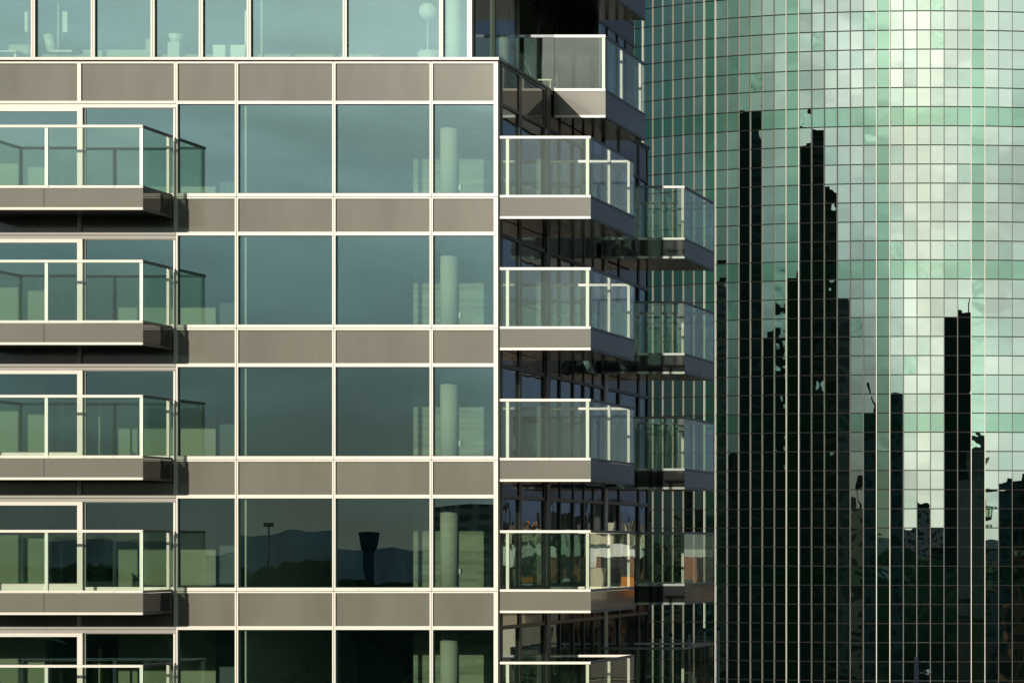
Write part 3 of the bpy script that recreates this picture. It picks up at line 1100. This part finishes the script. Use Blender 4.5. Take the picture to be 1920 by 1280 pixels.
# ================================================================= FURNITURE BEHIND THE PENTHOUSE GLASS
ZF = ZP0 + .02
ch = thing('chair', (PX(113, 63.3), 63.3, ZF), 'white shell chair behind the penthouse glass, near the left edge', 'chair')
m_ = MB()
cx, cy = PX(113, 63.3), 63.3
LIFT = PZ(97, 63.3) - ZF
def addp(mb, nm, par): return mb.build(nm, par)
addp(MB().box(cx - .16, cx + .38, cy - .22, cy + .22, ZF + LIFT - .05, ZF + LIFT, 'globe'), 'seat', ch)
bk = MB()
i_ = bk.mi('globe')
bk.cyl((cx - .17, cy - .02, ZF + LIFT - .02), (cx - .28, cy - .02, ZF + LIFT + .40), .13, 'globe', r1=.11, n=16)
addp(bk, 'backrest', ch)
for sx in (-.12, .3):
    for sy in (-.17, .17):
        addp(MB().cyl((cx + sx, cy + sy, ZF), (cx + sx * .85, cy + sy * .85, ZF + LIFT - .05), .013, 'alu', n=8), 'leg', ch)

def pxbox(name, x0, x1, y0, y1, Y, d, m, label, cat, extra=None):
    o = thing(name, (PX((x0 + x1) / 2, Y), Y, ZF), label, cat)
    MB().box(PX(x0, Y), PX(x1, Y), Y, Y + d, PZ(y1, Y), PZ(y0, Y), m).build('panel', o)
    return o
sc1 = pxbox('screen', 46, 57, 22, 60, 63.6, .03, 'globe', 'white upright screen leftmost behind the penthouse glass', 'screen')
MB().cyl((PX(52, 63.6), 63.65, ZF), (PX(52, 63.6), 63.65, PZ(40, 63.6)), .02, 'alu', n=10).build('stand', sc1)
sc2 = pxbox('screen', 117, 126, 22, 61, 63.8, .03, 'globe', 'white upright screen above the shell chair behind the penthouse glass', 'screen')
MB().cyl((PX(108, 63.8), 63.83, ZF), (PX(108, 63.8), 63.83, PZ(-40, 63.8)), .018, 'globe', n=10).build('stand', sc2)
cb = pxbox('cabinet', 16, 60, 84, 112, 64.2, .5, 'wall', 'low cream cabinet behind the leftmost penthouse pane', 'cabinet')
tb = thing('table', (PX(20, 62.6), 62.6, ZF), 'long table with pale top behind the leftmost penthouse pane', 'table')
MB().box(PX(-60, 62.6), PX(42, 62.6), 62.3, 63.2, PZ(102, 62.6), PZ(99, 62.6), 'globe').build('tabletop', tb)
for lx_ in (-55, 34):
    for ly in (62.4, 63.1):
        MB().box(PX(lx_, 62.6), PX(lx_ + 4, 62.6), ly, ly + .05, ZF, PZ(102, 62.6), 'alu').build('leg', tb)
kt = thing('counter', (PX(220, 64.), 64., ZF), 'long pale kitchen counter with taller end behind the third penthouse pane', 'counter')
MB().box(PX(156, 64.), PX(283, 64.), 64., 64.6, ZF, PZ(96, 64.), 'wall').build('cupboards', kt)
MB().box(PX(155, 64.), PX(284, 64.), 63.97, 64.62, PZ(96, 64.), PZ(94.8, 64.), 'globe').build('worktop', kt)
MB().box(PX(270, 64.), PX(283, 64.), 64.1, 64.6, PZ(94.8, 64.), PZ(72, 64.), 'wall').build('end_cupboard', kt)
pl = thing('planter', (PX(330, 62.8), 62.8, ZF), 'tapered white vase planter on a plinth behind the penthouse glass', 'planter')
X_ = PX(330, 62.8)
MB().box(X_ - .14, X_ + .14, 62.66, 62.94, ZF, PZ(81.5, 62.8), 'column').build('plinth', pl)
MB().cyl((X_, 62.8, PZ(81.5, 62.8)), (X_, 62.8, PZ(65, 62.8)), .11, 'globe', r1=.175, n=24).build('vase', pl)
tb2 = thing('bathtub', (PX(431, 62.6), 62.6, ZF), 'white tapered tub behind the penthouse glass beside a narrow mirror', 'tub')
m_ = MB()
def frus(mb, x0, x1, x2, x3, y0, y1, za, zb, m):
    """box whose bottom (x0..x1) is narrower than its top (x2..x3)"""
    v = [(x0, y0, za), (x1, y0, za), (x1, y1, za), (x0, y1, za), (x2, y0, zb), (x3, y0, zb), (x3, y1, zb), (x2, y1, zb)]
    for q in ((0, 3, 2, 1), (4, 5, 6, 7), (0, 1, 5, 4), (1, 2, 6, 5), (2, 3, 7, 6), (3, 0, 4, 7)):
        mb.poly([v[k_] for k_ in q], m)
frus(m_, PX(405, 62.6), PX(459, 62.6), PX(402, 62.6), PX(464, 62.6), 62.5, 63.2, ZF, PZ(86, 62.6), 'globe')
m_.build('basin', tb2)
mr = thing('mirror', (PX(460.5, 62.9), 62.9, ZF), 'narrow tall white framed mirror above the tapered tub', 'mirror')
MB().box(PX(459, 62.9), PX(462, 62.9), 62.9, 62.94, PZ(84, 62.9), PZ(20, 62.9), 'globe').build('frame', mr)
MB().box(PX(459.6, 62.9), PX(461.4, 62.9), 62.89, 62.899, PZ(82, 62.9), PZ(22, 62.9), 'alu').build('glass', mr)
lp = thing('floor_lamp', (PX(802, 62.6), 62.6, ZF), 'globe floor lamp on a thin stem in the penthouse corner', 'lamp')
MB().sphere((PX(802, 62.6), 62.6, PZ(22, 62.6)), .205, 'globe').build('lamp_shade', lp)
MB().cyl((PX(802, 62.6), 62.6, ZF + .03), (PX(802, 62.6), 62.6, PZ(37, 62.6)), .012, 'globe', n=10).build('pole', lp)
MB().cyl((PX(802, 62.6), 62.6, ZF), (PX(802, 62.6), 62.6, ZF + .03), .15, 'globe', n=24).build('base', lp)
bs = thing('flower_bowl', (PX(803, 62.3), 62.3, ZF), 'low bowl heaped with pale flowers at the foot of the globe lamp', 'bowl')
MB().cyl((PX(803, 62.3), 62.3, ZF), (PX(803, 62.3), 62.3, PZ(101, 62.3)), .14, 'globe', r1=.26, n=24).build('bowl', bs)
fl2 = MB()
rf = random.Random(4)
for _ in range(70):
    a, r_ = rf.uniform(0, 6.28), rf.uniform(0, .25)
    fl2.sphere((PX(803, 62.3) + r_ * math.cos(a), 62.3 + r_ * math.sin(a), PZ(101, 62.3) + rf.uniform(0, .09) * (1 - r_ * 2)), .028, 'globe')
fl2.build('flowers', bs)
# terrace chair behind the top balcony's glass
tc_ = thing('lounge_chair', (-19.25, 64.6, PZ(113.2)), 'grey sling chair on the shaded roof terrace beside the top balcony', 'chair')
zf_ = PZ(113.2)
frus2 = MB()
frus2.box(-19.45, -19.0, 64.55, 65.0, zf_ + .34, zf_ + .375, 'wall')
frus2.build('seat', tc_)
bb_ = MB()
frus(bb_, -19.49, -19.45, -19.70, -19.66, 64.57, 64.98, zf_ + .37, zf_ + .85, 'wall')
bb_.build('backrest', tc_)
for sx in (-19.42, -19.04):
    for sy in (64.58, 64.95):
        MB().cyl((sx, sy, zf_), (sx, sy, zf_ + .34), .014, 'alu', n=8).build('leg', tc_)

# ================================================================= POLES AT THE LOWEST FAR BALCONY, MAST BY THE TOWER
zfloor = PZ(371.2 + P * 4) - .03
ords = ['leftmost', 'second from left', 'middle', 'fourth from left']
for n, (px, py, Y) in enumerate(((1238, 1196, 68.8), (1258, 1192, 69.4), (1292, 1188, 70.0), (1321, 1182, 71.0))):
    o = thing('capped_pole', (PX(px, Y), Y, zfloor), 'grey pole with black cap on the lowest far balcony, %s of the row' % ords[n], 'pole', 'capped poles at the lowest far balcony')
    X_, zt_ = PX(px, Y), PZ(py, Y)
    MB().cyl((X_, Y, zfloor), (X_, Y, zt_), .032, 'polegrey', n=14).build('shaft', o)
    MB().cyl((X_, Y, zt_), (X_, Y, zt_ + .075), .05, 'black', r1=.035, n=14).build('cap', o)
Y = 71.95
o = thing('capped_pole', (PX(1347, Y), Y, 0), 'tall grey pole with black cap rising just outside the lowest far balcony', 'pole', 'capped poles at the lowest far balcony')
MB().cyl((PX(1347, Y), Y, 0.01), (PX(1347, Y), Y, PZ(1180, Y)), .036, 'polegrey', n=14).build('shaft', o)
MB().cyl((PX(1347, Y), Y, PZ(1180, Y)), (PX(1347, Y), Y, PZ(1180, Y) + .08), .055, 'black', r1=.04, n=14).build('cap', o)

Y = 150.0
ms = thing('mast', (PX(1717, Y), Y, 0), 'slate blue steel mast with a white round dish at the foot of the glass tower', 'mast')
MB().box(PX(1714, Y), PX(1721.5, Y), Y, Y + .25, 0.01, PZ(1231, Y), 'slate').build('shaft', ms)
MB().box(PX(1721.5, Y), PX(1738, Y), Y + .08, Y + .15, PZ(1262, Y), PZ(1259, Y), 'slate').build('bracket', ms)
ds = MB()
ds.sphere((PX(1740, Y), Y + .1, PZ(1260, Y)), .19, 'globe', sz=1.0)
ds.build('dish', ms)
MB().cyl((PX(1732, Y), Y - .03, PZ(1256, Y)), (PX(1738, Y), Y - .12, PZ(1260, Y)), .06, 'black', n=12).build('feed', ms)
